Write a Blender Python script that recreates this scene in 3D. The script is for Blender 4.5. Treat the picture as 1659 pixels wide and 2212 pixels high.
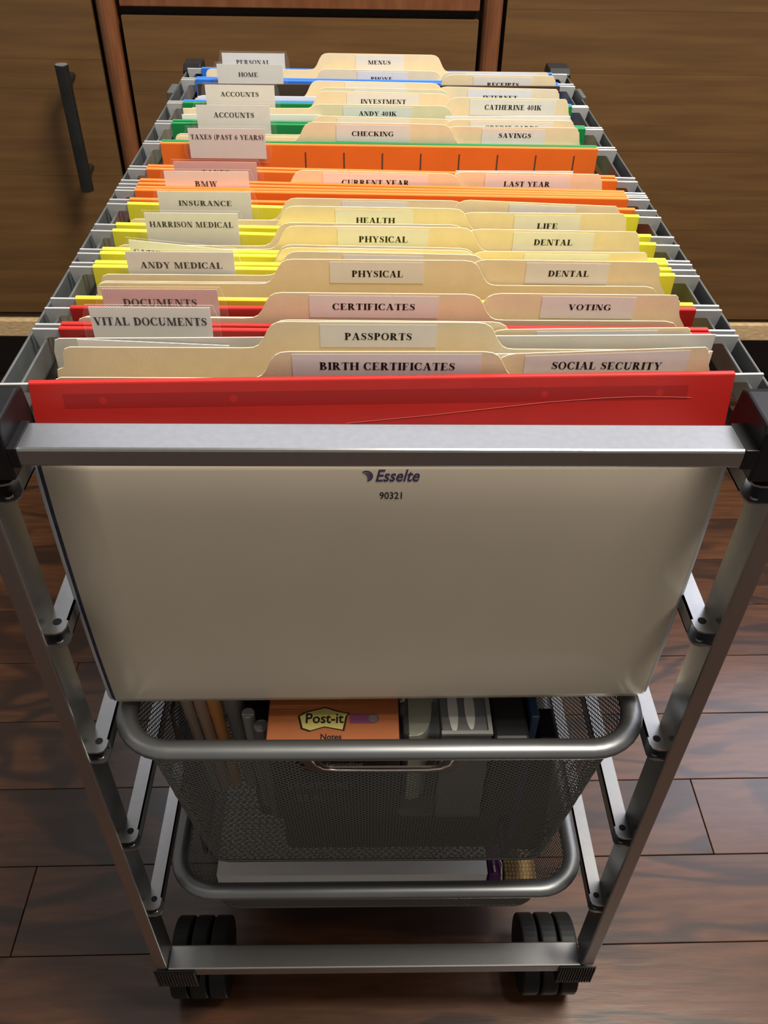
import bpy, math, random
from mathutils import Matrix, Vector
random.seed(7)
S = 0.001
FZ = 598.0          # the floor lies 598 mm below the tops of the file rods (z = 0 in the numbers below)
for o in list(bpy.data.objects):
    bpy.data.objects.remove(o)
C = bpy.context.scene.collection
sc = bpy.context.scene

def W(x, y, z):
    return (x * S, y * S, (z + FZ) * S)

# ---------------------------------------------------------------- camera, world, lights, exposure
cam = bpy.data.cameras.new('camera')
camo = bpy.data.objects.new('camera', cam)
C.objects.link(camo)
sc.camera = camo
cam.sensor_fit = 'VERTICAL'
cam.sensor_height = 36.0
cam.lens = 36.0 * 1849.0 / 2212.0
cam.clip_start = 0.01
cam.clip_end = 30
R_ = Vector((0.99975753, -0.01571819, 0.01542166))
U_ = Vector((-0.00133836, 0.65567302, 0.75504377))
B_ = Vector((-0.02197949, -0.75488133, 0.655493))
m = Matrix(((R_.x, U_.x, B_.x, 0), (R_.y, U_.y, B_.y, 0), (R_.z, U_.z, B_.z, 0), (0, 0, 0, 1)))
m.translation = Vector(W(-7.7, -309.5, 193.5))
camo.matrix_world = m

wd = bpy.data.worlds.new('world')
sc.world = wd
wd.use_nodes = True
wd.node_tree.nodes['Background'].inputs[0].default_value = (1.0, 0.93, 0.84, 1)
wd.node_tree.nodes['Background'].inputs[1].default_value = 0.31

def area(name, loc, target, sx, sy, power, col):
    l = bpy.data.lights.new(name, 'AREA')
    l.shape = 'RECTANGLE'
    l.size = sx * S
    l.size_y = sy * S
    l.energy = power
    l.color = col
    o = bpy.data.objects.new(name, l)
    C.objects.link(o)
    o.location = W(*loc)
    d = Vector(W(*target)) - Vector(W(*loc))
    o.rotation_euler = d.to_track_quat('-Z', 'Y').to_euler()
    return o

area('ceiling_lamp', (600, -10, 1600), (60, 200, 0), 600, 600, 72, (1.0, 0.91, 0.78))
area('window_daylight', (150, 1440, 1330), (150, 0, 1330), 1900, 1200, 10.5, (0.86, 0.89, 1.0))
area('window_daylight', (1800, 1440, 1330), (1800, 0, 1330), 1400, 1200, 27, (0.86, 0.86, 1.0))
sc.view_settings.view_transform = 'Standard'
sc.view_settings.look = 'None'
sc.view_settings.gamma = 1
sc.view_settings.exposure = 0.08
sc.view_settings.use_curve_mapping = False
sc.cycles.max_bounces = 8
sc.cycles.transparent_max_bounces = 16

# ---------------------------------------------------------------- materials
def mat(name, col, rough=0.5, metal=0.0, spec=0.5, vary=0.0, vscale=(1, 1, 1), nscale=20.0, bump=0.0, coat=0.0, bscale=200.0):
    mt = bpy.data.materials.new(name)
    mt.use_nodes = True
    nt = mt.node_tree
    b = nt.nodes['Principled BSDF']
    b.inputs['Base Color'].default_value = (*col, 1)
    b.inputs['Roughness'].default_value = rough
    b.inputs['Metallic'].default_value = metal
    b.inputs['Specular IOR Level'].default_value = spec
    b.inputs['Coat Weight'].default_value = coat
    tc = nt.nodes.new('ShaderNodeTexCoord')
    mp = nt.nodes.new('ShaderNodeMapping')
    mp.inputs['Scale'].default_value = vscale
    nt.links.new(tc.outputs['Object'], mp.inputs[0])
    if vary:
        n = nt.nodes.new('ShaderNodeTexNoise')
        n.inputs['Scale'].default_value = nscale
        n.inputs['Detail'].default_value = 5
        nt.links.new(mp.outputs[0], n.inputs['Vector'])
        r = nt.nodes.new('ShaderNodeValToRGB')
        r.color_ramp.elements[0].position = 0.3
        r.color_ramp.elements[1].position = 0.7
        r.color_ramp.elements[0].color = (*[c * (1 - vary) for c in col], 1)
        r.color_ramp.elements[1].color = (*[min(1, c * (1 + vary)) for c in col], 1)
        nt.links.new(n.outputs['Fac'], r.inputs[0])
        nt.links.new(r.outputs[0], b.inputs['Base Color'])
    if bump:
        n2 = nt.nodes.new('ShaderNodeTexNoise')
        n2.inputs['Scale'].default_value = bscale
        n2.inputs['Detail'].default_value = 3
        nt.links.new(mp.outputs[0], n2.inputs['Vector'])
        bp = nt.nodes.new('ShaderNodeBump')
        bp.inputs['Strength'].default_value = bump
        bp.inputs['Distance'].default_value = 0.0004
        nt.links.new(n2.outputs['Fac'], bp.inputs['Height'])
        nt.links.new(bp.outputs[0], b.inputs['Normal'])
    return mt

def clear_mat(name, tint, alpha, rough=0.08):
    mt = bpy.data.materials.new(name)
    mt.use_nodes = True
    nt = mt.node_tree
    b = nt.nodes['Principled BSDF']
    b.inputs['Base Color'].default_value = (*tint, 1)
    b.inputs['Roughness'].default_value = rough
    tr = nt.nodes.new('ShaderNodeBsdfTransparent')
    mx = nt.nodes.new('ShaderNodeMixShader')
    fr = nt.nodes.new('ShaderNodeLayerWeight')
    fr.inputs[0].default_value = 0.12
    ad = nt.nodes.new('ShaderNodeMath')
    ad.operation = 'ADD'
    ad.inputs[1].default_value = alpha
    fm = nt.nodes.new('ShaderNodeMath'); fm.operation = 'MULTIPLY'; fm.inputs[1].default_value = 0.25
    nt.links.new(fr.outputs['Fresnel'], fm.inputs[0])
    nt.links.new(fm.outputs[0], ad.inputs[0])
    nt.links.new(ad.outputs[0], mx.inputs[0])
    nt.links.new(tr.outputs[0], mx.inputs[1])
    nt.links.new(b.outputs[0], mx.inputs[2])
    nt.links.new(mx.outputs[0], nt.nodes['Material Output'].inputs[0])
    return mt

def wood(name, dark, light, streak, gscale, rough, coat=0.0, figure=0.5, axis_scale=(1.2, 14, 14), rnd=0.25, lines=11):
    mt = bpy.data.materials.new(name)
    mt.use_nodes = True
    nt = mt.node_tree
    L = nt.links.new
    N = nt.nodes.new
    b = nt.nodes['Principled BSDF']
    b.inputs['Roughness'].default_value = rough
    b.inputs['Coat Weight'].default_value = coat
    b.inputs['Coat Roughness'].default_value = 0.16
    tc = N('ShaderNodeTexCoord')
    oi = N('ShaderNodeObjectInfo')
    ml = N('ShaderNodeVectorMath'); ml.operation = 'SCALE'
    cb = N('ShaderNodeCombineXYZ')
    L(oi.outputs['Random'], cb.inputs[0]); L(oi.outputs['Random'], cb.inputs[1]); L(oi.outputs['Random'], cb.inputs[2])
    L(cb.outputs[0], ml.inputs[0]); ml.inputs['Scale'].default_value = 13.7
    av = N('ShaderNodeVectorMath'); av.operation = 'ADD'
    L(tc.outputs['Object'], av.inputs[0]); L(ml.outputs[0], av.inputs[1])
    mp = N('ShaderNodeMapping'); mp.inputs['Scale'].default_value = axis_scale
    L(av.outputs[0], mp.inputs[0])
    # broad figure (cathedral grain)
    n1 = N('ShaderNodeTexNoise'); n1.inputs['Scale'].default_value = gscale * 0.35; n1.inputs['Detail'].default_value = 2; n1.inputs['Distortion'].default_value = 1.0
    L(mp.outputs[0], n1.inputs['Vector'])
    wv = N('ShaderNodeMath'); wv.operation = 'MULTIPLY'; wv.inputs[1].default_value = lines
    L(n1.outputs['Fac'], wv.inputs[0])
    sn = N('ShaderNodeMath'); sn.operation = 'SINE'
    L(wv.outputs[0], sn.inputs[0])
    r1 = N('ShaderNodeValToRGB')
    r1.color_ramp.elements[0].position = 0.62; r1.color_ramp.elements[1].position = 0.98
    r1.color_ramp.elements[0].color = (0, 0, 0, 1); r1.color_ramp.elements[1].color = (1, 1, 1, 1)
    L(sn.outputs[0], r1.inputs[0])
    # fine pores
    mp2 = N('ShaderNodeMapping'); mp2.inputs['Scale'].default_value = (axis_scale[0] * 2, axis_scale[1] * 5, axis_scale[2] * 5)
    L(av.outputs[0], mp2.inputs[0])
    n2 = N('ShaderNodeTexNoise'); n2.inputs['Scale'].default_value = gscale; n2.inputs['Detail'].default_value = 5
    L(mp2.outputs[0], n2.inputs['Vector'])
    r2 = N('ShaderNodeValToRGB')
    r2.color_ramp.elements[0].position = 0.35; r2.color_ramp.elements[1].position = 0.68
    r2.color_ramp.elements[0].color = (*dark, 1); r2.color_ramp.elements[1].color = (*light, 1)
    L(n2.outputs['Fac'], r2.inputs[0])
    mx = N('ShaderNodeMix'); mx.data_type = 'RGBA'
    mf = N('ShaderNodeMath'); mf.operation = 'MULTIPLY'; mf.inputs[1].default_value = figure
    L(r1.outputs[0], mf.inputs[0]); L(mf.outputs[0], mx.inputs[0])
    L(r2.outputs[0], mx.inputs[6]); mx.inputs[7].default_value = (*streak, 1)
    hv = N('ShaderNodeHueSaturation')
    mr = N('ShaderNodeMapRange'); mr.inputs[3].default_value = 1 - rnd; mr.inputs[4].default_value = 1 + rnd
    L(oi.outputs['Random'], mr.inputs[0]); L(mr.outputs[0], hv.inputs['Value'])
    L(mx.outputs[2], hv.inputs['Color'])
    L(hv.outputs[0], b.inputs['Base Color'])
    bp = N('ShaderNodeBump'); bp.inputs['Strength'].default_value = 0.25; bp.inputs['Distance'].default_value = 0.0006
    L(n2.outputs['Fac'], bp.inputs['Height']); L(bp.outputs[0], b.inputs['Normal'])
    return mt

M = {}
M['silver'] = mat('silver_paint', (0.36, 0.365, 0.37), 0.27, 0.95, vary=0.04, nscale=300)
M['rail'] = mat('grey_rail', (0.13, 0.14, 0.145), 0.42, 0.6, vary=0.12, nscale=60)
M['rod'] = mat('pale_rod', (0.50, 0.52, 0.54), 0.38, 0.35, vary=0.05, nscale=80)
M['black'] = mat('black_plastic', (0.006, 0.006, 0.007), 0.42, 0, 0.25, vary=0.3, nscale=90)
M['tyre'] = mat('tyre_rubber', (0.006, 0.007, 0.007), 0.55, 0, 0.25)
M['meshwire'] = mat('mesh_wire', (0.10, 0.10, 0.095), 0.36, 0.75)
M['rim'] = mat('basket_rim', (0.19, 0.20, 0.21), 0.38, 0.85, vary=0.05, nscale=40)
M['manila'] = mat('manila_card', (0.90, 0.775, 0.53), 0.62, 0, 0.35, vary=0.03, nscale=120, bump=0.08, bscale=900)
M['white'] = mat('white_paper', (0.88, 0.88, 0.86), 0.6, 0, 0.3, vary=0.02, nscale=150)
M['sticker'] = mat('label_sticker', (0.84, 0.84, 0.83), 0.3, 0, 0.5, vary=0.02, nscale=150)
M['greypaper'] = mat('grey_paper', (0.70, 0.69, 0.64), 0.5, 0, 0.4, vary=0.04, nscale=90)
M['ink'] = mat('black_ink', (0.012, 0.011, 0.012), 0.5, 0, 0.3)
M['cream'] = mat('coated_board', (0.62, 0.55, 0.44), 0.33, 0, 0.5, vary=0.05, vscale=(1, 1, 0.6), nscale=9, bump=0.12, bscale=20)
M['navy'] = mat('navy_edge', (0.03, 0.035, 0.075), 0.6, 0, 0.3, vary=0.4, nscale=400)
M['lining'] = mat('white_lining', (0.52, 0.52, 0.52), 0.5)
M['red'] = mat('red_vinyl', (0.40, 0.016, 0.013), 0.34, 0, 0.5, vary=0.04, nscale=50)
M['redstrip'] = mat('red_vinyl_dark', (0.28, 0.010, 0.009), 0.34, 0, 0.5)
M['orange'] = mat('orange_vinyl', (0.90, 0.19, 0.022), 0.4, 0, 0.5, vary=0.04, nscale=50)
M['yellow'] = mat('yellow_vinyl', (0.86, 0.80, 0.05), 0.4, 0, 0.5, vary=0.04, nscale=50)
M['yellow_redlit'] = mat('yellow_vinyl_redlit', (0.88, 0.62, 0.05), 0.4, 0, 0.5, vary=0.04, nscale=50)  # the same yellow vinyl, with red reflected light put into its colour
M['green'] = mat('green_vinyl', (0.004, 0.22, 0.06), 0.4, 0, 0.5, vary=0.04, nscale=50)
M['blue'] = mat('blue_vinyl', (0.025, 0.17, 0.72), 0.4, 0, 0.5, vary=0.04, nscale=50)
M['slot'] = mat('slot_shadow', (0.10, 0.055, 0.03), 0.7)
M['clear'] = clear_mat('clear_plastic', (0.8, 0.8, 0.78), 0.035)
M['clearrim'] = clear_mat('clear_plastic_rim', (0.6, 0.6, 0.58), 0.40)
M['clear2'] = clear_mat('clear_blister', (0.40, 0.42, 0.41), 0.12)
M['brown'] = mat('dark_brown_cover', (0.045, 0.028, 0.018), 0.5)
M['floor'] = wood('oak_floor', (0.053, 0.021, 0.010), (0.086, 0.035, 0.016), (0.014, 0.008, 0.007), 5.0, 0.30, coat=0.38, figure=0.8, axis_scale=(1.9, 6, 6), rnd=0.12, lines=15)
M['cab'] = wood('walnut_board', (0.098, 0.049, 0.016), (0.138, 0.071, 0.023), (0.064, 0.031, 0.011), 4.0, 0.42, coat=0.1, figure=0.16, axis_scale=(0.7, 4, 4), rnd=0.10, lines=7)
M['stile'] = wood('reddish_stile', (0.13, 0.045, 0.017), (0.18, 0.068, 0.025), (0.13, 0.05, 0.02), 4.0, 0.36, coat=0.2, figure=0.3, axis_scale=(10, 10, 1), rnd=0.03)
M['plinth'] = wood('pale_plinth', (0.42, 0.29, 0.15), (0.62, 0.46, 0.27), (0.33, 0.21, 0.11), 8.0, 0.5, figure=0.3, axis_scale=(6, 10, 10), rnd=0.02)
M['dark'] = mat('dark_board', (0.02, 0.013, 0.009), 0.7)
M['wall'] = mat('wall_paint', (0.22, 0.21, 0.19), 0.8, vary=0.03, nscale=8)
M['stickyorange'] = mat('orange_wrap_shaded', (0.40, 0.125, 0.04), 0.5, vary=0.04, nscale=60)  # orange muted: the shadow lying on the pack is put into the colour
M['logo'] = mat('logo_yellow', (0.55, 0.48, 0.14), 0.5)
M['purple'] = mat('purple_plastic', (0.12, 0.02, 0.14), 0.35)
M['pillpurple'] = mat('purple_print', (0.20, 0.05, 0.13), 0.5)
M['indigo'] = mat('indigo_ink', (0.055, 0.035, 0.11), 0.5)
M['grey'] = mat('grey_plastic', (0.17, 0.175, 0.18), 0.35)
M['palegrey'] = mat('pale_grey_card', (0.30, 0.31, 0.30), 0.5)
M['oval'] = mat('pale_oval', (0.62, 0.62, 0.58), 0.4)
M['tape'] = mat('pale_green_plastic', (0.42, 0.44, 0.34), 0.3)
M['pencil'] = mat('orange_pencil', (0.62, 0.27, 0.08), 0.4)
M['pinkwood'] = mat('pinkish_stick', (0.42, 0.27, 0.19), 0.5)
M['blackbox'] = mat('black_box', (0.018, 0.018, 0.02), 0.45)
M['bluebox'] = mat('dark_blue_case', (0.02, 0.055, 0.13), 0.4)
M['script'] = mat('grey_print', (0.42, 0.42, 0.42), 0.4)
M['faint'] = mat('faint_print', (0.16, 0.15, 0.13), 0.5)
M['tan'] = mat('tan_beads', (0.46, 0.32, 0.15), 0.35, vary=0.25, nscale=200)
M['handle'] = mat('black_handle', (0.014, 0.015, 0.015), 0.4, 0.3, vary=0.2, nscale=60)
M['chrome'] = mat('bright_metal', (0.6, 0.58, 0.6), 0.2, 1.0)

# ---------------------------------------------------------------- mesh building
class MB:
    def __init__(s): s.v = []; s.f = []
    def poly(s, pts):
        i = len(s.v); s.v += [tuple(p) for p in pts]; s.f.append(tuple(range(i, i + len(pts)))); return s
    def box(s, x0, x1, y0, y1, z0, z1):
        i = len(s.v)
        s.v += [(x0, y0, z0), (x1, y0, z0), (x1, y1, z0), (x0, y1, z0), (x0, y0, z1), (x1, y0, z1), (x1, y1, z1), (x0, y1, z1)]
        for q in ((0, 3, 2, 1), (4, 5, 6, 7), (0, 1, 5, 4), (1, 2, 6, 5), (2, 3, 7, 6), (3, 0, 4, 7)):
            s.f.append(tuple(i + k for k in q))
        return s
    def extrude(s, pts, d, fn):
        """pts: 2D outline; fn(u, v, w) -> 3D; w runs 0..d"""
        n = len(pts); i = len(s.v)
        s.v += [fn(u, v, 0) for u, v in pts] + [fn(u, v, d) for u, v in pts]
        s.f.append(tuple(range(i, i + n))); s.f.append(tuple(range(i + 2 * n - 1, i + n - 1, -1)))
        for k in range(n):
            a = i + k; b = i + (k + 1) % n
            s.f.append((b, a, a + n, b + n))
        return s
    def sweep(s, path, prof, closed=True, up=(0, 0, 1)):
        """path: list of 3D points; prof: list of (out, up) offsets"""
        n = len(path); k = len(prof); i = len(s.v)
        for a in range(n):
            p = Vector(path[a])
            if closed: t = Vector(path[(a + 1) % n]) - Vector(path[a - 1])
            else: t = Vector(path[min(a + 1, n - 1)]) - Vector(path[max(a - 1, 0)])
            t.normalize(); out = t.cross(Vector(up)).normalized(); upv = out.cross(t).normalized()
            for (o, u) in prof: s.v.append(tuple(p + out * o + upv * u))
        for a in range(n if closed else n - 1):
            b = (a + 1) % n
            for c in range(k):
                d = (c + 1) % k
                s.f.append((i + a * k + c, i + a * k + d, i + b * k + d, i + b * k + c))
        if not closed:
            s.f.append(tuple(range(i + k - 1, i - 1, -1))); s.f.append(tuple(range(i + (n - 1) * k, i + n * k)))
        return s
    def cyl(s, c, r, h, axis='x', n=32, r2=None):
        r2 = r if r2 is None else r2; i = len(s.v)
        for j, (hh, rr) in enumerate(((0, r), (h, r2))):
            for a in range(n):
                t = 2 * math.pi * a / n; u, v = rr * math.cos(t), rr * math.sin(t)
                s.v.append({'x': (c[0] + hh, c[1] + u, c[2] + v), 'y': (c[0] + u, c[1] + hh, c[2] + v), 'z': (c[0] + u, c[1] + v, c[2] + hh)}[axis])
        s.f.append(tuple(range(i + n - 1, i - 1, -1))); s.f.append(tuple(range(i + n, i + 2 * n)))
        for a in range(n):
            b = (a + 1) % n; s.f.append((i + a, i + b, i + n + b, i + n + a))
        return s

OFF = {}
def setp(o, label=None, cat=None, group=None, kind=None):
    if label: o['label'] = label
    if cat: o['category'] = cat
    if group: o['group'] = group
    if kind: o['kind'] = kind
def thing(name, label, cat, loc, group=None, kind=None):
    o = bpy.data.objects.new(name, None); C.objects.link(o)
    o.empty_display_size = 0.02
    o.location = W(*loc); OFF[o.name] = loc
    setp(o, label, cat, group, kind)
    return o
def part(name, mb, mt, parent=None, bevel=0, smooth=False, label=None, kind=None, at=(0, 0, 0), cat=None, group=None, seg=2):
    me = bpy.data.meshes.new(name)
    off = OFF[parent.name] if parent else at
    me.from_pydata([((x - off[0]) * S, (y - off[1]) * S, (z - off[2]) * S) for x, y, z in mb.v], [], mb.f)
    me.validate(); me.update()
    if smooth:
        me.shade_smooth()
    me.materials.append(mt)
    o = bpy.data.objects.new(name, me); C.objects.link(o)
    OFF[o.name] = off
    if parent: o.parent = parent
    else: o.location = W(*off)
    if bevel:
        b = o.modifiers.new('bevel', 'BEVEL'); b.width = bevel * S; b.segments = seg; b.limit_method = 'ANGLE'; b.angle_limit = math.radians(40)
    setp(o, label, cat, group, kind)
    return o

# ---------------------------------------------------------------- serif lettering (own glyphs, cap height 1)
T_, t_, s_ = 0.235, 0.085, 0.07
def rc(x0, y0, x1, y1): return [(x0, y0), (x1, y0), (x1, y1), (x0, y1)]
def serif(x, w=T_, top=True, bot=True, e=0.075):
    r = [rc(x, 0, x + w, 1)]
    if bot: r.append(rc(x - e, 0, x + w + e, s_))
    if top: r.append(rc(x - e, 1 - s_, x + w + e, 1))
    return r
def ring(cx, cy, ro, so, ri, si, a0, a1, n=14, ix=0.0):
    out = []
    for k in range(n):
        a = math.radians(a0 + (a1 - a0) * k / n); b = math.radians(a0 + (a1 - a0) * (k + 1) / n)
        out.append([(cx + ix + ri * math.cos(a), cy + si * math.sin(a)), (cx + ro * math.cos(a), cy + so * math.sin(a)), (cx + ro * math.cos(b), cy + so * math.sin(b)), (cx + ix + ri * math.cos(b), cy + si * math.sin(b))])
    return out
def bowl(x0, xc, yc, rx, ry):
    return [rc(x0, yc + ry - t_, xc, yc + ry), rc(x0, yc - ry, xc, yc - ry + t_)] + ring(xc, yc, rx, ry, rx - T_, ry - t_, -90, 90)
def stroke(pts, ws):
    out = []; n = len(pts); L = []
    for k in range(n):
        a = pts[max(0, k - 1)]; b = pts[min(n - 1, k + 1)]; dx, dy = b[0] - a[0], b[1] - a[1]; d = math.hypot(dx, dy)
        L.append((pts[k][0] - dy / d * ws[k] / 2, pts[k][1] + dx / d * ws[k] / 2, pts[k][0] + dy / d * ws[k] / 2, pts[k][1] - dx / d * ws[k] / 2))
    for k in range(n - 1):
        out.append([(L[k][2], L[k][3]), (L[k + 1][2], L[k + 1][3]), (L[k + 1][0], L[k + 1][1]), (L[k][0], L[k][1])])
    return out
def diag(xa, xb, w, y0=0.0, y1=1.0): return [(xa, y0), (xa + w, y0), (xb + w, y1), (xb, y1)]
G = {
 'A': (0.90, [diag(0.09, 0.39, .07), diag(0.58, 0.32, .23), rc(.2, .3, .66, .365), rc(0, 0, .27, s_), rc(.5, 0, .9, s_)]),
 'B': (0.78, serif(.08) + bowl(.2, .38, .757, .27, .243) + bowl(.2, .4, .266, .34, .266)),
 'C': (0.80, ring(.43, .5, .43, .52, .22, .455, 42, 318, 20, .02) + [rc(.70, .66, .745, 1.0), rc(.70, .06, .745, .30)]),
 'D': (0.84, serif(.08) + bowl(.2, .38, .5, .44, .5)),
 'E': (0.76, serif(.08) + [rc(.1, 1 - s_, .67, 1), rc(.625, .70, .67, 1), rc(.1, 0, .7, s_), rc(.66, 0, .71, .31), rc(.2, .475, .5, .53), rc(.465, .36, .505, .65)]),
 'F': (0.70, serif(.08) + [rc(.1, 1 - s_, .65, 1), rc(.605, .70, .65, 1), rc(.2, .475, .48, .53), rc(.445, .36, .485, .65)]),
 'G': (0.86, ring(.43, .5, .43, .52, .22, .455, 42, 318, 20, .02) + [rc(.69, .66, .735, 1.0), rc(.60, .04, .79, .42), rc(.51, .40, .86, .45)]),
 'H': (0.92, serif(.08) + serif(.64) + [rc(.2, .47, .7, .535)]),
 'I': (0.38, serif(.09)),
 'K': (0.92, serif(.08) + [diag(.27, .68, .08, .42, 1.0), diag(.58, .33, .25, 0, .58), rc(.52, 0, .92, s_), rc(.54, 1 - s_, .86, 1)]),
 'L': (0.74, serif(.08) + [rc(.1, 0, .68, s_), rc(.64, 0, .69, .34)]),
 'M': (1.12, [rc(.1, 0, .165, 1), rc(0, 0, .26, s_), rc(0, 1 - s_, .2, 1), diag(.46, .1, .22), diag(.5, .84, .06), rc(.80, 0, 1.0, 1), rc(.73, 0, 1.07, s_), rc(.84, 1 - s_, 1.07, 1)]),
 'N': (0.88, [rc(.09, 0, .15, 1), rc(0, 0, .24, s_), rc(0, 1 - s_, .2, 1), diag(.54, .09, .24), rc(.72, 0, .78, 1), rc(.62, 1 - s_, .88, 1)]),
 'O': (0.86, ring(.42, .5, .42, .52, .215, .455, 0, 360, 26)),
 'P': (0.72, serif(.08) + bowl(.2, .37, .73, .31, .27)),
 'R': (0.86, serif(.08) + bowl(.2, .38, .74, .30, .26) + [diag(.56, .30, .24, 0, .5), rc(.56, 0, .88, s_)]),
 'S': (0.64, stroke([(.55, .72), (.50, .88), (.33, .965), (.16, .89), (.13, .73), (.26, .59), (.43, .46), (.53, .30), (.47, .11), (.30, .035), (.13, .11), (.07, .30)], [.03, .07, .07, .12, .19, .23, .23, .20, .12, .07, .07, .03]) + [rc(.53, .68, .575, 1.0), rc(.045, 0, .09, .33)]),
 'T': (0.76, serif(.28, top=False) + [rc(.02, 1 - s_, .74, 1), rc(.02, .70, .065, 1), rc(.695, .70, .74, 1)]),
 'U': (0.86, [rc(.10, .28, .30, 1), rc(.02, 1 - s_, .38, 1), rc(.68, .28, .735, 1), rc(.60, 1 - s_, .84, 1)] + ring(.4175, .28, .3175, .3, .1175, .225, 180, 360, 12) + ring(.4175, .28, .3175, .3, .255, .225, 270, 360, 8)),
 'V': (0.88, [diag(.36, .09, .23), diag(.40, .72, .065), rc(0, 1 - s_, .38, 1), rc(.60, 1 - s_, .88, 1)]),
 'W': (1.24, [diag(.30, .07, .21), diag(.34, .54, .06), diag(.72, .50, .21), diag(.76, 1.03, .06), rc(0, 1 - s_, .35, 1), rc(.45, 1 - s_, .78, 1), rc(.93, 1 - s_, 1.2, 1)]),
 'X': (0.90, [diag(.58, .09, .24), diag(.10, .70, .065), rc(0, 1 - s_, .38, 1), rc(.58, 1 - s_, .86, 1), rc(0, 0, .27, s_), rc(.5, 0, .9, s_)]),
 'Y': (0.86, [rc(.35, 0, .54, .48), rc(.27, 0, .62, s_), diag(.33, .07, .23, .42, 1), diag(.47, .70, .065, .42, 1), rc(0, 1 - s_, .37, 1), rc(.58, 1 - s_, .86, 1)]),
 '0': (0.58, ring(.28, .5, .28, .52, .10, .46, 0, 360, 22)),
 '1': (0.46, serif(.15, top=False) + [rc(.05, .86, .2, .93)]),
 '4': (0.60, [rc(.33, 0, .50, 1), rc(.02, .24, .58, .36), diag(.02, .33, .08, .3, 1)]),
 '6': (0.58, ring(.29, .32, .27, .33, .10, .27, 0, 360, 20) + stroke([(.1, .35), (.14, .62), (.27, .84), (.5, .98)], [.18, .17, .12, .03])),
 '(': (0.36, stroke([(.32, 1.15), (.16, .85), (.11, .45), (.16, .05), (.32, -.25)], [.03, .12, .16, .12, .03])),
 ')': (0.36, stroke([(.04, 1.15), (.20, .85), (.25, .45), (.20, .05), (.04, -.25)], [.03, .12, .16, .12, .03])),
 ' ': (0.34, []),
}
def lettering(text, x0, x1, zb, zt, y, tilt=0.0, rise=0.0):
    """black serif capitals on the plane Y = y; fitted into x0..x1, cap height zb..zt"""
    w = 0; items = []
    for ch in text:
        g = G[ch]; items.append((w, g[1])); w += g[0] + 0.07
    w -= 0.07
    zm = (zb + zt) / 2 - .1; hh = (zt - zb) * .385; zb, zt = zm - hh, zm + hh
    k = (x1 - x0) / w; h = zt - zb
    mb = MB()
    for off, polys in items:
        for p in polys:
            mb.poly([(x0 + (off + u) * k, y, zb + v * h + rise + tilt * (off + u) * k) for u, v in p])
    return mb
def sans(text, fn, shear=0.0, fat=0.0):
    """plain sans lettering from the built-in typeface; fn(u, v) maps the unit box to the surface"""
    cu = bpy.data.curves.new('tmp', 'FONT'); cu.body = text; cu.shear = shear; cu.offset = fat; cu.resolution_u = 3
    ob = bpy.data.objects.new('tmp', cu); C.objects.link(ob)
    bpy.context.view_layer.update()
    me = bpy.data.meshes.new_from_object(ob.evaluated_get(bpy.context.evaluated_depsgraph_get()))
    vs = [v.co.copy() for v in me.vertices]; fs = [tuple(p.vertices) for p in me.polygons]
    bpy.data.objects.remove(ob); bpy.data.curves.remove(cu); bpy.data.meshes.remove(me)
    a, b = min(v.x for v in vs), max(v.x for v in vs); c, d = min(v.y for v in vs), max(v.y for v in vs)
    mb = MB(); mb.v = [fn((v.x - a) / (b - a), (v.y - c) / (d - c)) for v in vs]; mb.f = fs
    return mb

# ================================================================= STRUCTURE
# ---- floor: separate oak planks on a dark underlay
fl = MB().box(-1700, 2000, -1300, 1500, -640, -606)
floor = part('floor', fl, M['dark'], kind='structure')
ang = 0.0107
rows = range(-13, 19)
for k in rows:
    ya = 10 + 82 * k + .35; yb = 10 + 82 * (k + 1) - .35
    cuts = [-1650]
    x = -1650 + random.uniform(200, 700)
    while x < 1950:
        cuts.append(x); x += random.uniform(420, 1000)
    cuts.append(1980)
    if k == 0: cuts = [-1650, -1000, -318.5, 480, 1150, 1980]
    if k == 1: cuts = [-1650, -760, 332, 1010, 1980]
    if k in (-1, 2): cuts = [c for c in cuts if not -420 < c < 480]
    for a, b in zip(cuts, cuts[1:]):
        a2, b2 = a + .35, b - .35
        cx, cy = (a + b) / 2, (ya + yb) / 2 + ang * (a + b) / 2
        mb = MB()
        top = -598 + random.uniform(-.12, .0)
        i = 0
        pts = [(a2, ya), (b2, ya), (b2, yb), (a2, yb)]
        mb.extrude(pts, 8, lambda u, v, w, t=top: (u - cx, v + ang * u - cy, t - w))
        me = bpy.data.meshes.new('plank')
        me.from_pydata([(x_ * S, y_ * S, (z_ + 598) * S) for x_, y_, z_ in mb.v], [], [tuple(reversed(f)) for f in mb.f]); me.update()
        me.materials.append(M['floor'])
        o = bpy.data.objects.new('plank', me); C.objects.link(o); o.parent = floor
        o.location = (cx * S, cy * S, -FZ * S)
        bv = o.modifiers.new('bevel', 'BEVEL'); bv.width = 0.0005; bv.segments = 1
# floor object sits at world z = 598 mm offset; planks are its children, so they share that frame
wall = MB().box(-1700, 2000, 1480, 1500, -598, 1700)
part('wall_back', wall, M['wall'], kind='structure')

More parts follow.
